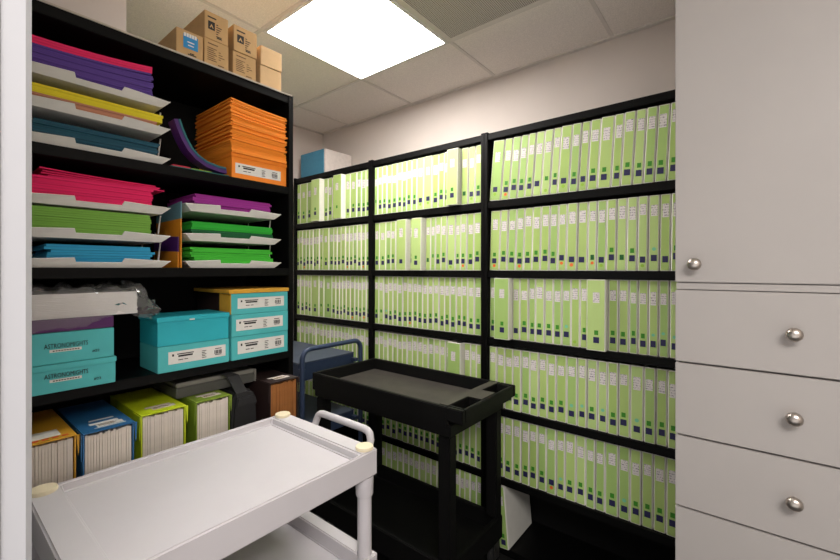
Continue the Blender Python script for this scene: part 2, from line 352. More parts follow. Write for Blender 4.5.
# ---------------------------------------------------------------- white cabinet on the right
CY = 1.25
t = thing('tall_cabinet', (.085,CY,0), 'tall off-white cabinet with one door above a bank of drawers', 'cabinet')
x0, x1 = -.143, .315
box('body', (x0+.004,x1-.004,CY+.02,2.04,.08,2.43), M['cab'], t)
box('toe_kick', (x0+.004,x1-.004,CY+.07,CY+.09,0,.08), M['cabin'], t)
d = box('door', (x0,x1,CY,CY+.0195,1.326,2.425), M['cab'], t, .0015)
box('rail', (x0+.002,x1,CY+.003,CY+.0195,1.3075,1.3235), M['cab'], t, .001)
def knob(par, x, z, r=.0155):
    MB().lathe([(.0075,0),(.0075,.010),(.006,.013),(r*.8,.017),(r,.022),(r*.98,.026),(r*.75,.031),(r*.35,.0335),(.001,.0342)], (x,CY,z), 'y', 28).build('knob', M['nickel'], par, smooth=True)
knob(d, -.100, 1.372)
zt = [1.3055,1.1150,.9250,.7380,.551,.364,.09]
for i in range(6):
    dw = box('drawer', (x0,x1,CY,CY+.0195,zt[i+1]+.0048,zt[i]), M['cab'], t, .0015)
    knob(dw, .086, (on_y(792,[335,420,505][i],CY-.03)[1] if i < 3 else (zt[i]+zt[i+1])/2))

# ---------------------------------------------------------------- left shelf unit
FX = -1.34; LB = -1.665; LY0, LY1 = .06, .90
LS = [1.669,1.3635,1.054,.72,.36,.06]
t = thing('shelf_unit', (FX,.5,0), 'black open shelf unit holding coloured paper and boxes, left of the carts', 'shelf unit')
for a, b in ((LY0,LY0+.02),(LY1-.02,LY1)): box('side_panel', (LB,FX,a,b,0,2.02), M['black'], t, .0015)
box('top_panel', (LB,FX-.002,LY0+.02,LY1-.02,1.985,2.017), M['black'], t, .0015)
box('edging', (FX-.002,FX+.001,LY0,LY1-.004,2.0135,2.0185), M['silver'], t)
for z in LS: box('shelf', (LB+.006,FX,LY0+.02,LY1-.02,z-.028,z), M['black'], t, .0015)
box('back_panel', (LB,LB+.006,LY0+.02,LY1-.02,.02,1.985), M['blackback'], t)

# letter trays: side-loading, with a wide cut in the front lip
def tray(yc, z, label, group, W=.328, D=.262, H=.025):
    t = thing('letter_tray', (FX+.004,yc,z), label, 'letter tray', group)
    y0, y1 = yc-W/2, yc+W/2; xf, xb = FX+.004, FX+.004-D; fl = .020
    m = MB(); th = .0025
    # floor, then flared walls as quads with thickness
    m.box(xb+fl*.4, xf-fl*.6, y0+fl, y1-fl, z+.0005, z+.003)
    def wall(p, q, r, s):      # bottom pair p,q ; top pair s,r ; thickened inward
        c = Vector(((xf+xb)/2, yc, 0)); P = [Vector(v) for v in (p,q,r,s)]
        n = (P[1]-P[0]).cross(P[3]-P[0]).normalized(); mid = sum(P, Vector())/4
        if n.dot(Vector((c.x,c.y,mid.z))-mid) < 0: n = -n
        Q = [v+n*th for v in P]; m.add(P+Q, [(0,1,2,3),(7,6,5,4),(0,4,5,1),(1,5,6,2),(2,6,7,3),(3,7,4,0)])
    zb = z+.001; a0, a1 = y0+fl, y1-fl; xi = xf-fl*.6
    # front lip: outline with notch, extruded along a lean
    na, nb = yc-.050, yc+.038
    top = z+H
    def fx(zz): return xi+(xf-xi)*(zz-zb)/(top-zb)
    segs = [((a0,y0+.001),(na,na),top),((na+.003,na+.003),(nb-.003,nb-.003),z+.011),((nb+.012,nb+.012),(a1,y1-.001),top)]
    wall((xi,a0,zb),(xi,na,zb),(xf,na-.008,top),(xf,y0+.002,top-.005))
    q = .013/(H-.001)
    wall((xi,na,zb),(xi,nb,zb),(fx(z+.014),nb+.011*q,z+.014),(fx(z+.014),na-.008*q,z+.014))
    wall((xi,nb,zb),(xi,a1,zb),(xf,y1-.002,top-.006),(xf,nb+.011,top))
    # ends and back
    xk = xb+fl*.4
    wall((xi,a1,zb),(xk,a1,zb),(xb,y1,top-.006),(xf,y1,top-.006)); wall((xi,a0,zb),(xk,a0,zb),(xb,y0,top-.005),(xf,y0,top-.005))
    wall((xk,a0,zb),(xk,a1,zb),(xb,y1,top+.012),(xb,y0,top+.012))
    m.build('tray_body', M['white'], t)
    return t
def support(t, yc, z0, z1, W=.328):
    for xx in (FX-.06, FX-.22):
        for s in (-1,1):
            MB().tube([(xx,yc+s*(W/2-.012),z0),(xx,yc+s*(W/2-.006),z1)], .0022, 8).build('riser', M['white'], t)
# paper stacks
def stack(name, label, m, y0, y1, z0, z1, x1=FX-.012, depth=.205, n=12, jit=.004, sag=0, group=None, lift=0, full=False):
    b = MB(); K = 8; h = (z1-z0)/n
    for i in range(n):
        dy = random.uniform(-jit,jit); dx = random.uniform(-jit,jit*.4); dy1 = dy+random.uniform(-jit*.4,jit*.4)
        za, zb = z0+i*h, z0+(i+.94)*h; fr = 1 if full else i/max(1,n-1)
        vs = []
        for k in range(K+1):
            u = k/K; y = y0+dy+(y1-y0+dy1-dy)*u
            s = fr*(sag*4*(u-.5)**2 + lift*(1-u)**2)
            for X in (x1+dx, x1+dx-depth): vs += [(X,y,za+s),(X,y,zb+s)]
        fs = []
        for k in range(K):
            a = 4*k; c = a+4
            fs += [(a,c,c+1,a+1),(a+2,a+3,c+3,c+2),(a+1,c+1,c+3,a+3),(a,a+2,c+2,c)]
        fs += [(0,1,3,2),(4*K,4*K+2,4*K+3,4*K+1)]
        b.add(vs, fs)
    o = b.build(name, m, None, origin=(x1,(y0+y1)/2,z0))
    return tag(o, label, 'paper', group)
GT = 'white letter trays on the shelf unit'; GP = 'coloured paper stacks in the letter trays'
ycl, ycr = .313, .682
tz = LS[0]
for k, (dz, lb) in enumerate(((0,'bottom white letter tray holding dark teal paper, left stack, top shelf'),(.088,'middle white letter tray holding yellow paper, left stack, top shelf'),(.169,'top white letter tray holding violet and magenta paper, left stack'))):
    tr = tray(ycl, tz+dz, lb, GT)
    if k: support(tr, ycl, tz+dz-.054, tz+dz+.002)
pf = .0035
stack('paper_stack','dark teal paper in the bottom tray on the top shelf', M['p_teal'], .177, .449, tz+pf, tz+.062, n=9, jit=.005, group=GP)
stack('paper_stack','tan paper beneath the yellow paper in the middle tray', M['p_tan'], .172, .448, tz+.088+pf, tz+.088+.036, n=6, jit=.003, group=GP)
stack('paper_stack','yellow paper lying uppermost in the middle tray, top shelf', M['p_yel'], .172, .461, tz+.088+.0365, tz+.088+.059, n=3, jit=.002, group=GP)
stack('paper_stack','thick violet paper stack in the top tray, top shelf', M['p_purple'], .172, .434, tz+.169+pf, tz+.169+.084, n=14, jit=.003, sag=.009, lift=-.020, group=GP)
stack('paper_stack','magenta paper lying on the violet paper, top shelf', M['p_mag'], .172, .434, tz+.169+.0846, tz+.169+.103, n=3, jit=.0008, sag=.0095, lift=-.020, full=True, group=GP)
tz = LS[1]
for k, (dz, lb) in enumerate(((0,'bottom white letter tray holding sky blue paper, second shelf'),(.075,'middle white letter tray holding leaf green paper, second shelf'),(.158,'top white letter tray holding crimson paper, second shelf'))):
    tr = tray(ycl, tz+dz, lb, GT)
    if k: support(tr, ycl, tz+dz-.054, tz+dz+.002)
stack('paper_stack','sky blue paper in the bottom left tray, second shelf', M['p_blue'], .205, .432, tz+pf, tz+.060, n=8, jit=.008, group=GP)
stack('paper_stack','leaf green paper in the middle left tray, second shelf', M['p_green'], .172, .430, tz+.075+pf, tz+.075+.078, n=12, jit=.0025, group=GP)
stack('paper_stack','crimson paper in the top left tray, second shelf', M['p_red'], .172, .434, tz+.158+pf, tz+.158+.070, n=10, jit=.0025, group=GP)
stack('paper_stack','loose crimson sheets fanned over the crimson paper stack', M['p_red'], .20, .458, tz+.158+.071, tz+.158+.086, n=4, jit=.010, depth=.17, x1=FX-.02, group=GP, lift=.008)
for k, (dz, lb) in enumerate(((0,'bottom white letter tray holding fresh green paper, beside the shelf edge'),(.0855,'middle white letter tray with light over dark green paper'),(.178,'top white letter tray holding plum paper'))):
    tr = tray(ycr, tz+dz, lb, GT)
    if k: support(tr, ycr, tz+dz-.058, tz+dz+.002)
stack('paper_stack','fresh green paper in the bottom right tray', M['p_fgreen'], .545, .818, tz+pf, tz+.066, n=8, jit=.007, group=GP)
stack('paper_stack','dark green paper under the light green paper, middle right tray', M['p_dgreen'], .542, .822, tz+.0855+pf, tz+.0855+.036, n=5, jit=.0015, group=GP)
stack('paper_stack','light green paper over the dark green, middle right tray', M['p_lgreen'], .542, .818, tz+.0855+.037, tz+.0855+.062, n=4, jit=.003, group=GP)
stack('paper_stack','plum paper in the top right tray', M['p_plum'], .550, .812, tz+.178+pf, tz+.178+.058, n=9, jit=.006, group=GP)

# curved folders between trays and the orange box
prof = [(.648,1.6735),(.62,1.675),(.580,1.684),(.548,1.702),(.524,1.726),(.507,1.755),(.494,1.785),(.485,1.812)]
def curved(off, m, label, x0, x1, cut=0):
    n = len(prof); P = [Vector((0,y,z)) for y, z in prof][:n-cut]; b = MB(); vs = []
    for i, p in enumerate(P):
        t = (P[min(i+1,len(P)-1)]-P[max(i-1,0)]).normalized(); nn = Vector((0,t.z,-t.y)); nn = nn if nn.z > 0 or nn.y > 0 else -nn
        q = p+nn*off; r = p+nn*(off+.0045)
        for X in (x0,x1): vs += [(X,q.y,max(q.z,1.6705)),(X,r.y,max(r.z,1.6735))]
    fs = []
    for k in range(len(P)-1):
        a = 4*k; c = a+4; fs += [(a,c,c+1,a+1),(a+2,a+3,c+3,c+2),(a+1,c+1,c+3,a+3),(a,a+2,c+2,c)]
    fs += [(0,1,3,2),(len(vs)-4,len(vs)-2,len(vs)-1,len(vs)-3)]
    return tag(b.add(vs, fs).build('folder', m, None, smooth=True, origin=(x0,.56,1.67)), label, 'folder', 'floppy folders curling up beside the orange box')
for k, (m, lb) in enumerate((('f_purple','wide purple folder lying lowest of the curled folders'),('f_purple','purple folder second from the bottom of the curled folders'),('f_navy','navy folder curled on the two purple folders'),('f_teal','teal folder uppermost of the curled folders'))):
    curved(.004+.0055*k, M[m], lb, FX-.004-.002*k, FX-.05, 0)
for m, y0, y1, z0, lb in (('f_teal',.48,.655,1.6693,'flat teal folder under the curled folders'),):
    tag(MB().box(FX-.2,FX-.002,y0,y1,z0,z0+.002).build('folder', M[m], None, origin=(FX,y0,z0)), lb, 'folder')
tag(MB().box(FX-.2,FX-.004,.485,.535,1.6715,1.676).build('folder', M['f_red'], None, origin=(FX,.5,1.6715)), 'red folder corner under the curled folders', 'folder')
tag(MB().box(FX-.16,FX-.006,.54,.60,1.6715,1.6745).build('folder', M['f_lime'], None, origin=(FX,.57,1.6715)), 'lime folder edge showing under the curled folders', 'folder')

# labelled boxes ------------------------------------------------------
def ship_label(par, X, y0, y1, z0, z1):
    """white shipping label with printed rows and a bar code, on a face looking +x"""
    lb = box('shipping_label', (X,X+.0006,y0,y1,z0,z1), M['white'], par)
    w, h = y1-y0, z1-z0; p = MB(); xa, xb = X+.0007, X+.0011
    def bar(u0, u1, v0, v1): p.box(xa,xb,y0+w*u0,y0+w*u1,z0+h*v0,z0+h*v1)
    bar(.06,.09,.62,.8); bar(.14,.42,.72,.80); bar(.16,.40,.52,.66); bar(.16,.24,.26,.32); bar(.26,.32,.26,.32)
    for k in range(5): bar(.56,.62 if k%2 else .64,.14+.14*k,.19+.14*k)
    p.build('print', M['ink'], lb); p = MB()
    bar(.80,.92,.72,.78)
    u = .79
    while u < .93:
        ww = random.choice((.006,.011,.016)); bar(u,u+ww,.30,.62); u += ww+random.choice((.007,.012))
    bar(.80,.92,.20,.25)
    p.build('bar_code', M['ink'], lb)
    return lb
# orange box and orange paper
t = thing('paper_box', (-1.35,.77,LS[0]), 'orange box with a white shipping label under the tall orange paper', 'box')
box('body', (-1.60,-1.350,.668,.876,LS[0]+.0005,1.742), M['orange'], t, .001)
box('lid_edge', (-1.602,-1.348,.666,.878,1.742,1.754), M['orange'], t, .001)
ship_label(t, -1.350, .680, .852, LS[0]+.018, 1.722)
o = stack('paper_stack','tall ragged stack of orange paper on the orange box', M['p_orange'], .664, .872, 1.7545, 1.925, x1=-1.345, depth=.27, n=34, jit=.0055, lift=.012)
# astro boxes
for k, (z0, z1, y1, lb) in enumerate(((LS[2],1.124,.3395,'teal paper box with black lettering, bottom of the left stack, third shelf'),(1.1245,1.203,.3365,'teal paper box with black lettering, under the purple box'))):
    X = -1.330-.002*k
    t = thing('paper_box', (X,.21,z0), lb, 'box', 'teal paper boxes on the third shelf')
    box('body', (-1.60,X,.083,y1,z0+.0005,z1-.014 if k==0 else z1-.001), M['teal'], t, .0012)
    if k == 0: box('lid', (-1.602,X+.002,.081,y1+.002,z1-.0138,z1), M['teal'], t, .0012)
    yy = .196; zc = z0+(.0365 if k == 0 else .0395)
    words('lettering', 'ASTRONOMIGHTS', .0165, M['ink'], t, (X+.0012,yy,zc), 'x', .62)
    st = box('sticker', (X,X+.0006,yy+.010,yy+.072,zc-.0105,zc-.0035), M['white'], t)
    p = MB()
    for q in range(10): p.box(X+.0007,X+.001,yy+.016+.0053*q,yy+.0197+.0053*q,zc-.0082,zc-.0058)
    p.build('print', M['ink'], st)
    words('count_mark', '#22', .009, M['ink'], t, (X+.0012,y1-.047,zc-.021), 'x', 1.1)
t = thing('paper_box', (-1.333,.21,1.2035), 'purple box between the teal box and the wrapped white paper', 'box')
box('body', (-1.60,-1.333,.083,.336,1.2035,1.2345), M['purplebox'], t, .0012)
stack('paper_stack','thick white paper in clear plastic on the purple box', M['p_white'], .09, .394, 1.2352, 1.297, x1=-1.345, depth=.21, n=14, jit=.0015)
# plastic film
def wrap():
    b = MB(); nu, nv = 34, 26; rng = random.Random(5); vs = []
    y0, y1, xf = .088, .412, -1.331
    # section path round the paper: front bottom -> front -> top -> back
    path = [(xf+.004,1.212),(xf+.006,1.236),(xf+.004,1.262),(xf+.001,1.288),(xf-.008,1.308),(xf-.05,1.318),(xf-.10,1.317),(xf-.15,1.318),(xf-.20,1.317),(xf-.235,1.312),(xf-.24,1.25)]
    m = len(path)
    for i in range(nu+1):
        u = i/nu; y = y0+(y1-y0)*u
        for j, (px, pz) in enumerate(path):
            a = rng.uniform(-1,1)
            y2, x2, z2 = y, px, pz
            if j <= 1:
                z2 += .022*max(0, math.sin(u*9+1.0)) - (.03 if .08 < u < .3 else 0)*(1-abs(u-.19)/.11)*(1 if j==0 else 0)
                if u > .77: z2 += .012; x2 -= .004*(u-.77)
            x2 += .0022*abs(a); z2 += .003*rng.uniform(-1,1) + (.008*math.sin(u*23+j*2)*.5+.006*math.sin(u*41-j) if j >= 4 else 0)
            vs.append((x2,y2,z2))
    fs = [(i*m+j,(i+1)*m+j,(i+1)*m+j+1,i*m+j+1) for i in range(nu) for j in range(m-1)]
    b.add(vs, fs)
    # gathered tail to the right
    base = len(b.v); ring = [vs[nu*m+j] for j in range(m)]; tip = Vector((-1.335,.452,1.243)); L = 8; vv = []; ff = []
    for s in range(L+1):
        q = s/L
        for j, p in enumerate(ring):
            v = Vector(p).lerp(tip, q**1.1); w = .010*math.sin(math.pi*q)
            vv.append(v+Vector((w*rng.uniform(-1,1),w*.5*rng.uniform(-1,1),w*rng.uniform(-1,1)-.012*math.sin(math.pi*q))))
    for s in range(L):
        for j in range(m-1): ff.append((s*m+j,(s+1)*m+j,(s+1)*m+j+1,s*m+j+1))
    b.add(vv, ff)
    return b.build('plastic_wrap', M['film'], None, smooth=True, origin=(-1.335,.24,1.235))
tag(wrap(), 'crumpled clear plastic wrap round the white paper, third shelf', 'plastic wrap')
# middle boxes
t = thing('paper_box', (-1.33,.545,LS[2]), 'teal paper box with white label under the plain cyan box', 'box', 'teal paper boxes on the third shelf')
box('body', (-1.48,-1.330,.4405,.649,LS[2]+.0005,1.131), M['teal'], t, .0012)
ship_label(t, -1.330, .468, .637, LS[2]+.022, 1.113)
t = thing('paper_box', (-1.33,.545,1.132), 'plain bright cyan box on the middle teal box, third shelf', 'box', 'teal paper boxes on the third shelf')
box('body', (-1.48,-1.331,.4405,.648,1.132,1.203), M['cyan'], t, .0012)
box('lid', (-1.482,-1.328,.438,.650,1.203,1.217), M['cyan'], t, .0012)
box('tape', (-1.328,-1.3274,.526,.541,1.2035,1.2075), M['white'], t)
# right three
for k, (z0, z1, lb) in enumerate(((LS[2],1.132,'teal paper box with white label, bottom of three by the shelf edge'),(1.1325,1.206,'teal paper box with white label, middle of three'),(1.2065,1.277,'teal paper box with gold side, top of three'))):
    X = -1.330+(.0015 if k == 1 else 0)
    t = thing('paper_box', (X,.76,z0), lb, 'box', 'teal paper boxes on the third shelf')
    box('body', (-1.60 if k < 2 else -1.412,X,.657,.869,z0+.0005,z1), M['teal'] , t, .001)
    if k == 2: box('side_panel', (-1.410,X-.002,.6545,.6567,z0+.002,z1-.001), M['gold'], t)
    ship_label(t, X, .678-(.006 if k == 1 else 0), .853-(.006 if k == 1 else 0), z0+.019, z1-.016)
tag(MB().box(-1.60,-1.415,.66,.868,1.2068,1.2765).build('paper_box', M['b_brown'], None, .001, origin=(-1.415,.76,1.2068)), 'dark box behind the top teal box, under the gold board', 'box')
tag(MB().box(-1.60,-1.326,.648,.872,1.2778,1.2905).build('gold_board', M['gold'], None, .001, origin=(-1.33,.76,1.278)), 'gold lid board lying on the top teal box', 'board')

# ---------------------------------------------------------------- folder boxes, fourth shelf
ZT = .955
def folder_box(nm, X, y0, y1, mb, mf, nf, label, lbl_kind, ZT=.955):
    z0 = LS[3]+.0005; D = .285
    t = thing('folder_box', (X,(y0+y1)/2,z0), label, 'box', 'boxes of file folders on the fourth shelf')
    b = MB(); th = .003
    b.box(X-D,X,y0,y0+th,z0,ZT-th).box(X-D,X,y1-th,y1,z0,ZT-th).box(X-D,X,y0+th,y1-th,z0,z0+th).box(X-D,X-D+th,y0+th,y1-th,z0+th,ZT-th)
    b.build('body', mb, t)
    lid = MB().box(X-D,X+.003,y0-.001,y1+.001,ZT-th,ZT).build('lid', mb, t)
    # hanging corner flaps of the lid
    MB().prism([(y1+.0005,ZT-.003),(y1+.007,ZT-.003),(y1+.0055,ZT-.045),(y1+.004,ZT-.055)], 'x', X-.002, X+.001).build('flap', mb, lid)
    MB().prism([(X,ZT-.003),(X-.06,ZT-.003),(X-.004,ZT-.07)], 'y', y0-.003, y0-.0012).build('flap', mb, lid)
    yc = (y0+y1)/2; hw = (y1-y0)/2
    if lbl_kind == 'red':
        l = box('lid_label', (X-.075,X-.022,yc-hw*.75,yc+hw*.55,ZT+.0002,ZT+.0008), M['white'], lid)
        p = MB()
        for q in range(5): p.box(X-.017,X-.008,yc-hw*.8+.018*q,yc-hw*.8+.012+.018*q,ZT+.0002,ZT+.0008)
        p.build('print', M['red_ink'], lid)
    else:
        l = MB().box(X-.062,X-.048,yc-hw*.55,yc+hw*.6,ZT+.0002,ZT+.0008).box(X-.045,X-.024,yc-hw*.35,yc+hw*.7,ZT+.0002,ZT+.0008)
        if lbl_kind == 'blue': l.box(X-.090,X-.082,yc-hw*.45,yc+hw*.55,ZT+.0002,ZT+.0008).box(X-.020,X-.016,yc-hw*.5,yc+hw*.75,ZT+.0002,ZT+.0008)
        l = l.build('lid_label', M['white'] if lbl_kind != 'lime' else M['offw'], lid)
        p = MB()
        for q in range(3): p.box(X-.044+.006*q,X-.0415+.006*q,yc-hw*.28,yc+hw*(.35+.1*(q%2)),ZT+.0009,ZT+.0012)
        p.build('print', M['inkb'], l)
    # the folders, each its own
    w = (y1-y0-2*th-.004)/nf
    for i in range(nf):
        ya = y0+th+.002+w*i; dz = random.uniform(.004,.010); tw = random.uniform(-.0002,.0002)
        q = MB(); dx = random.uniform(-.004,-.0005)
        za, zb = z0+th+.0005, ZT-th-dz
        A, B = ya+.0002, ya+w*.93
        q.add([(X+dx,A,za),(X+dx,B,za),(X+dx,B+tw,zb),(X+dx,A+tw,zb),(X-.26,A,za),(X-.26,B,za),(X-.26,B,zb),(X-.26,A,zb)],
              [(0,1,2,3),(4,7,6,5),(0,4,5,1),(1,5,6,2),(2,6,7,3),(3,7,4,0)])
        tag(q.build('file_folder', mf, None, origin=(X,ya,za)), '%s file folder standing in the %s box, %s' % ('brown' if nm == 'dark brown' else 'white', nm, ordl(i,nf)), 'folder', 'file folders in the %s box' % nm)
folder_box('yellow', -1.282, .140, .247, M['b_yel'], M['f_white'], 17, 'yellow box of white file folders, nearest the door frame', 'red')
folder_box('blue', -1.268, .2575, .364, M['b_blue'], M['f_white'], 17, 'blue box of white file folders', 'blue')
folder_box('lime', -1.300, .390, .504, M['b_lime'], M['f_white'], 18, 'lime yellow box of white file folders', 'lime')
folder_box('olive', -1.299, .533, .636, M['b_olive'], M['f_white'], 16, 'olive green box of white file folders under the grey case', 'lime')
folder_box('dark brown', -1.277, .765, .876, M['b_brown'], M['f_brown'], 15, 'dark brown box of brown file folders at the right shelf end', 'lime', .966)
# grey flat case lying on the olive box and the bag
t = thing('flat_case', (-1.37,.65,.957), 'grey flat case lying across the olive box and the black bag', 'case')
box('body', (-1.58,-1.372,.505,.760,ZT+.0015,.990), M['greycase'], t, .003)
box('lid', (-1.58,-1.370,.505,.760,.9905,1.004), M['greycase2'], t, .003)
box('end_cap', (-1.575,-1.369,.7603,.766,ZT+.003,1.002), M['greycase2'], t, .001)
# black bag with strap
t = thing('shoulder_bag', (-1.31,.70,LS[3]), 'black nylon bag with a wide strap beside the olive box', 'bag')
MB().prism([(.655,LS[3]+.001),(.740,LS[3]+.001),(.744,.80),(.738,.92),(.726,.945),(.70,.9535),(.672,.948),(.658,.925),(.650,.80)], 'x', -1.55, -1.318).build('body', M['bag'], t, .008, True)
MB().prism([(.66,.90),(.736,.90),(.728,.93),(.668,.93)], 'x', -1.318, -1.306).build('pocket', M['bag'], t, .003, True)
sp = [(-1.318,.690,.90),(-1.316,.683,.945),(-1.345,.668,1.000),(-1.362,.652,1.0085),(-1.40,.636,1.0075)]
b = MB(); vs = []
for x, y, z in sp:
    vs += [(x+.001,y-.019,z),(x+.001,y+.019,z),(x+.004,y+.019,z+.002),(x+.004,y-.019,z+.002)]
fs = []
for k in range(len(sp)-1):
    a = 4*k
    for q in range(4): fs.append((a+q,a+(q+1)%4,a+4+(q+1)%4,a+4+q))
fs += [(0,1,2,3),(4*len(sp)-4,4*len(sp)-1,4*len(sp)-2,4*len(sp)-3)]
b.add(vs, fs).build('strap', M['bag'], t)
# upright folders between the tray stacks
t = thing('folder', (FX,.507,LS[1]), 'orange folder with blue-grey top standing between the tray stacks', 'folder')
MB().prism([(FX,LS[1]+.001),(FX-.2,LS[1]+.001),(FX-.2,1.512),(FX,1.514)], 'y', .5055, .5085).build('face', M['f_orange'], t)
MB().prism([(FX,1.5143),(FX-.2,1.5123),(FX-.2,1.552),(FX+.001,1.566)], 'y', .5055, .5085).build('top_band', M['f_bluegrey'], t)
t = thing('folder', (FX,.4945,LS[1]), 'purple and orange folder standing behind the left tray stack', 'folder')
MB().prism([(FX-.004,LS[1]+.001),(FX-.2,LS[1]+.001),(FX-.2,1.42),(FX-.004,1.413)], 'y', .499, .5015).build('face', M['f_orange'], t)
MB().prism([(FX-.004,1.4132),(FX-.2,1.4202),(FX-.2,1.47),(FX-.004,1.458)], 'y', .499, .5015).build('top_band', M['f_purple'], t)

# ---------------------------------------------------------------- kraft boxes on top
KG = 'kraft boxes on top of the shelf unit'
def kraft(y0, y1, z0, z1, m, label, face, X=-1.352, D=.27):
    t = thing('carton', (X,(y0+y1)/2,z0), label, 'box', KG)
    box('body', (X-D,X,y0,y1,z0+.0004,z1), m, t, .0012)
    w, h = y1-y0, z1-z0
    p = MB()
    def bar(u0, u1, v0, v1, d=.0006, q=None): (q or p).box(X+.0001,X+d,y0+w*u0,y0+w*u1,z0+h*v0,z0+h*v1)
    if face == 'symbol':
        bar(.12,.48,.78,.83); bar(.14,.42,.36,.66)
        for k in range(6): bar(.48,.48+.08+.05*(k*7%4),.60-.085*k,.63-.085*k)
        bar(.5,.72,.12,.16)
        p.build('print', M['ink'], t)
        cy, cz = y0+w*.28, z0+h*.5; s = w*.085
        MB().prism([(cy-s,cz-s),(cy-s*.45,cz-s),(cy,cz-.1*s),(cy+s*.45,cz-s),(cy+s,cz-s),(cy,cz+s)], 'x', X+.0007, X+.001).build('symbol', M['kraft'], t)
    elif face == 'text':
        bar(.14,.55,.82,.86)
        for k in range(7): bar(.12,.5-.05*(k*5%3),.66-.075*k,.69-.075*k); 
        for k in range(4): bar(.58,.66+.08*(k%3),.60-.09*k,.63-.09*k)
        bar(.55,.8,.10,.14)
        p.build('print', M['inkb'], t)
    elif face == 'blue':
        st = box('sticker', (X,X+.0006,y0+w*.25,y0+w*.80,z0+h*.33,z0+h*.84), M['skyblue'], t)
        for k in range(5): bar(.27+.1*k,.35+.1*k,.76,.90,.0009)
        bar(.40,.66,.56,.60,.0009); bar(.42,.64,.44,.48,.0009)
        p.build('print', M['white'], st)
        q = MB(); bar(.42,.74,.10,.14,.0006,q); bar(.5,.66,.15,.19,.0006,q); q.build('stamp', M['ink'], t)
    return t
Z0 = 2.0190
kraft(.498,.576,Z0,2.101,M['kraft'],'kraft carton with a blue sticker on its end','blue')
kraft(.580,.658,Z0,2.105,M['kraft'],'kraft carton with printed rows, under the tall pair beside the blue-stickered one','text')
kraft(.581,.657,2.1055,2.194,M['kraft'],'kraft carton with a black symbol, next to the blue-stickered one','symbol')
kraft(.672,.755,Z0,2.101,M['kraft'],'kraft carton with printed rows, right of the taller pair','text',-1.35)
kraft(.674,.757,2.1015,2.190,M['kraft'],'kraft carton with a black symbol, beside the plain pair','symbol',-1.348)
kraft(.768,.852,Z0,2.089,M['kraftl'],'plain pale kraft carton, lower one at the right end',None,-1.345)
kraft(.769,.853,2.0895,2.158,M['kraftl'],'plain pale kraft carton, upper one at the right end',None,-1.343)

# ---------------------------------------------------------------- carts
def caster(par, x, y, r=.05, yaw=0, top=.13):
    c = MB().lathe([(.02,top-.006),(.02,top)], (x,y,0), 'z', 16)
    c.box(x-.020,x-.016,y-.012,y+.030,r*.8,top-.006).box(x+.016,x+.020,y-.012,y+.030,r*.8,top-.006).box(x-.020,x+.020,y-.020,y+.020,top-.010,top-.006)
    f = c.build('caster', M['steel'], par)
    MB().lathe([(r*.85,-.012),(r,-.008),(r,.008),(r*.85,.012)], (x,y+.014,r), 'x', 24).build('wheel', M['rubber'], f, smooth=True)
def tub(name, par, x0, x1, y0, y1, zr, zb, depth, m, wall=.02, endw=None, bevel=.004):
    """open tray: rim at zr, outer underside zb, floor at zr-depth"""
    e0, e1 = (endw or (wall,wall)); q = wall if not isinstance(wall, tuple) else wall
    b = MB(); zf = zr-depth
    outer = [(x0,y0),(x1,y0),(x1,y1),(x0,y1)]; 
    inner = [(x0+wall,y0+e0),(x1-wall,y0+e0),(x1-wall,y1-e1),(x0+wall,y1-e1)]
    s = .005; floor = [(x0+wall+s,y0+e0+s),(x1-wall-s,y0+e0+s),(x1-wall-s,y1-e1-s),(x0+wall+s,y1-e1-s)]
    vs = [(x,y,zb) for x,y in outer]+[(x,y,zr) for x,y in outer]+[(x,y,zr) for x,y in inner]+[(x,y,zf) for x,y in floor]
    fs = [(3,2,1,0)]
    for i in range(4):
        j = (i+1)%4; fs += [(i,j,4+j,4+i),(4+i,4+j,8+j,8+i),(8+i,8+j,12+j,12+i)]
    fs.append((12,13,14,15))
    return b.add(vs, fs).build(name, m, par, bevel, True, seg=3)
# white cart
H = .87
t = thing('utility_cart', (-1.015,.48,0), 'white plastic utility cart with round legs and ivory caps, nearest the camera', 'cart')
wx0, wx1, wy0, wy1 = -1.247, -.797, .152, .805
tub('top_tray', t, wx0, wx1, wy0, wy1, H-.0075, H-.080, .022, M['cart'], .010, (.056,.056), .004)
tub('middle_tray', t, wx0, wx1, wy0, wy1, .572, .505, .040, M['cart'], .014, (.04,.04), .003)
tub('bottom_tray', t, wx0, wx1, wy0, wy1, .21, .15, .035, M['cart'], .014, (.04,.04), .003)
for x in (-1.2215,-.8225):
    for y in (.179,.779):
        lg = MB().lathe([(.0195,.13),(.0195,H-.115)], (x,y,0)).build('leg', M['cart'], t, smooth=True)
        MB().lathe([(.0225,H-.135),(.024,H-.13),(.025,H-.081)], (x,y,0)).build('collar', M['cart'], lg, smooth=True)
        MB().lathe([(.0245,H-.0074),(.0252,H-.003),(.0235,H+.001),(.018,H+.0018),(.001,H+.002)], (x,y,0), n=32).build('cap', M['ivory'], t, smooth=True)
        caster(t, x, y)
pts = []
hx0, hx1 = -1.150, -.884
half = [(0,.8055,.806),(0,.838,.8065),(0,.856,.822),(.001,.864,.842),(.008,.8665,.858),(.018,.867,.865),(.034,.867,.868)]
pts = [(hx0+a,y,z) for a,y,z in half]+[(hx1-a,y,z) for a,y,z in half[::-1]]
MB().tube(pts, .0115, 16).build('handle', M['cart'], t, smooth=True)

# black tub cart
t = thing('utility_cart', (-1.26,1.49,0), 'black plastic tub cart standing in front of the binders', 'cart')
bx0, bx1, by0, by1 = -1.715, -.812, 1.262, 1.705; BZ = .834
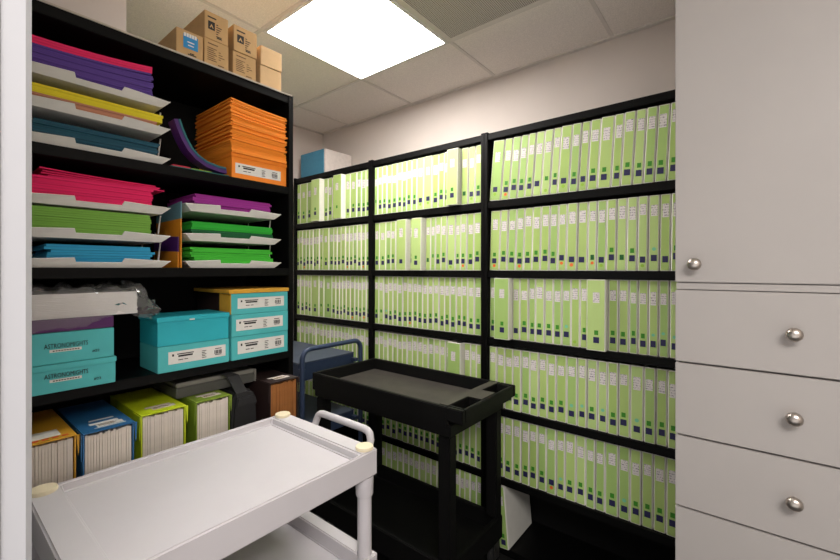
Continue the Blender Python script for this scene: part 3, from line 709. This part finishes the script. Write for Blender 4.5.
# top tub with end deck and two pockets
b = MB(); zr, zb, zf = BZ, BZ-.105, BZ-.058
xs = [bx0,bx0+.022,-.985,-.955,-.835,bx1]; ys = [by0,by0+.022,by0+.045,by0+.165,by1-.165,by1-.045,by1-.022,by1]
def rect(x0,x1,y0,y1,z): b.add([(x0,y0,z),(x1,y0,z),(x1,y1,z),(x0,y1,z)],[(0,1,2,3)])
def wallq(x0,y0,x1,y1,z0,z1): b.add([(x0,y0,z0),(x1,y1,z0),(x1,y1,z1),(x0,y0,z1)],[(0,1,2,3)])
pk = [(-.890,-.828,by0+.036,by0+.163),(-.890,-.828,by1-.163,by1-.036)]
ex = -.935
# rim + deck as boxes (solid)
b = MB()
for ya, yb in ((by0,by0+.020),(by1-.020,by1)): b.box(bx0,-.885,ya,yb,zb+.02,zr).box(-.885,bx1,ya,yb,zr-.05,zr)
b.box(bx0,bx0+.022,by0+.020,by1-.020,zb+.02,zr)
b.box(ex,pk[0][0],by0+.020,by1-.020,zr-.05,zr).box(pk[0][1],bx1,by0+.020,by1-.020,zr-.05,zr)
for ya, yb in ((by0+.020,pk[0][2]),(pk[0][3],pk[1][2]),(pk[1][3],by1-.020)): b.box(pk[0][0],pk[0][1],ya,yb,zr-.05,zr)
b.build('top_tub', M['bcart'], t, .003)
d_ = MB().box(ex+.004,pk[0][0]-.002,by0+.020,by1-.020,zr,zr+.0012).box(pk[0][0]-.002,pk[0][1],pk[0][3]+.002,pk[1][2]-.002,zr,zr+.0012)
d_.build('end_deck', M['bcarttray'], t)
box('tub_floor', (bx0+.022,ex,by0+.020,by1-.020,zf-.012,zf), M['bcarttray'], t)
box('pocket_floor', (pk[0][0]-.004,pk[0][1]+.004,by0+.0205,by1-.0205,zr-.062,zr-.0505), M['bcart'], t)
box('apron', (bx0+.012,-.870,by0+.006,by1-.006,zb-.012,zf-.0125), M['bcart'], t, .003)
tub('lower_tub', t, bx0+.02, -.875, by0+.004, by1-.004, .225, .12, .07, M['bcart'], .022, None, .004)
for x in (-1.665,-.905):
    for y in (by0+.035,by1-.035):
        MB().prism([(x-.028,y-.026),(x+.028,y-.026),(x+.028,y+.026),(x-.028,y+.026)], 'z', .2255, zb-.0125).build('leg', M['bcart'], t, .006)
for x in (-1.66,-.905):
    for y in (by0+.05,by1-.05): caster(t, x, y, .045, top=.119)

# blue book truck behind
t = thing('book_truck', (-2.15,1.46,0), 'blue metal cart with a looped handle behind the black tub cart', 'cart')
px_, y0, y1 = -1.80, 1.262, 1.672
pts = [(px_,y0,.12),(px_,y0,.88)]
for k in range(7):
    a = R(90*k/6); pts.append((px_, y0+.05*(1-math.cos(a)), .886+.05*math.sin(a)))
for k in range(7):
    a = R(90-90*k/6); pts.append((px_, y1-.05*(1-math.cos(a)), .886+.05*math.sin(a)))
pts += [(px_,y1,.88),(px_,y1,.12)]
MB().tube(pts, .0135, 16).build('handle', M['blue'], t, smooth=True)
for z, d_ in ((.857,.10),(.51,.08),(.16,.05)):
    sh = box('shelf', (-2.50,-1.848,y0+.012,y1-.006,z-.006,z), M['bluetop'], t, .002)
    box('apron', (-2.498,-1.850,y0+.014,y1-.008,z-d_,z-.0065), M['blue'], sh, .002)
    br = MB()
    for y in (y0+.02,y1-.02): br.box(-1.8475,px_-.012,y-.012,y+.012,z-.05,z-.03)
    br.build('bracket', M['blue'], t)
for y in (y0+.02,y1-.02):
    box('post', (-2.53,-2.502,y-.014,y+.014,.12,.93), M['blue'], t, .002)
for x in (-2.45,-1.90):
    for y in (y0+.05,y1-.07): caster(t, x, y, .045, top=.109)

# ---------------------------------------------------------------- light
w = bpy.data.worlds.new('World'); scene.world = w; w.use_nodes = True
nt = w.node_tree; bg = nt.nodes['Background']
tc = nt.nodes.new('ShaderNodeTexCoord'); sp = nt.nodes.new('ShaderNodeSeparateXYZ'); nt.links.new(tc.outputs['Generated'], sp.inputs[0])
cr = nt.nodes.new('ShaderNodeValToRGB'); mr = nt.nodes.new('ShaderNodeMapRange'); mr.inputs['From Min'].default_value = -1; nt.links.new(sp.outputs['Z'], mr.inputs['Value']); nt.links.new(mr.outputs[0], cr.inputs['Fac'])
cr.color_ramp.elements[0].position = .35; cr.color_ramp.elements[0].color = (1,.955,.93,1)
cr.color_ramp.elements[1].position = .6; cr.color_ramp.elements[1].color = (.30,.285,.28,1)
nt.links.new(cr.outputs['Color'], bg.inputs['Color']); bg.inputs['Strength'].default_value = 1.5
def area(name, loc, size, power, rot=(0,0,0), color=(1,.955,.93)):
    l = bpy.data.lights.new(name, 'AREA'); l.shape = 'SQUARE'; l.size = size; l.energy = power; l.color = color
    o = bpy.data.objects.new(name, l); col.objects.link(o); o.location = loc; o.rotation_euler = rot; return o
area('fill_light', (.75,-.45,2.36), .9, 58)  # unseen fill, added to brighten the jamb, cabinet and left shelves

cam = bpy.data.cameras.new('Camera'); co = bpy.data.objects.new('Camera', cam); col.objects.link(co)
co.location = (0,0,EYE); co.rotation_euler = (R(90),0,TH)
cam.sensor_width = 36; cam.lens = 36*F/840; cam.shift_y = -(280-HY)/840; cam.clip_start = .02
scene.camera = co
vs = scene.view_settings; vs.view_transform = 'Standard'; vs.look = 'None'; vs.exposure = 0; vs.gamma = 1; vs.use_curve_mapping = False
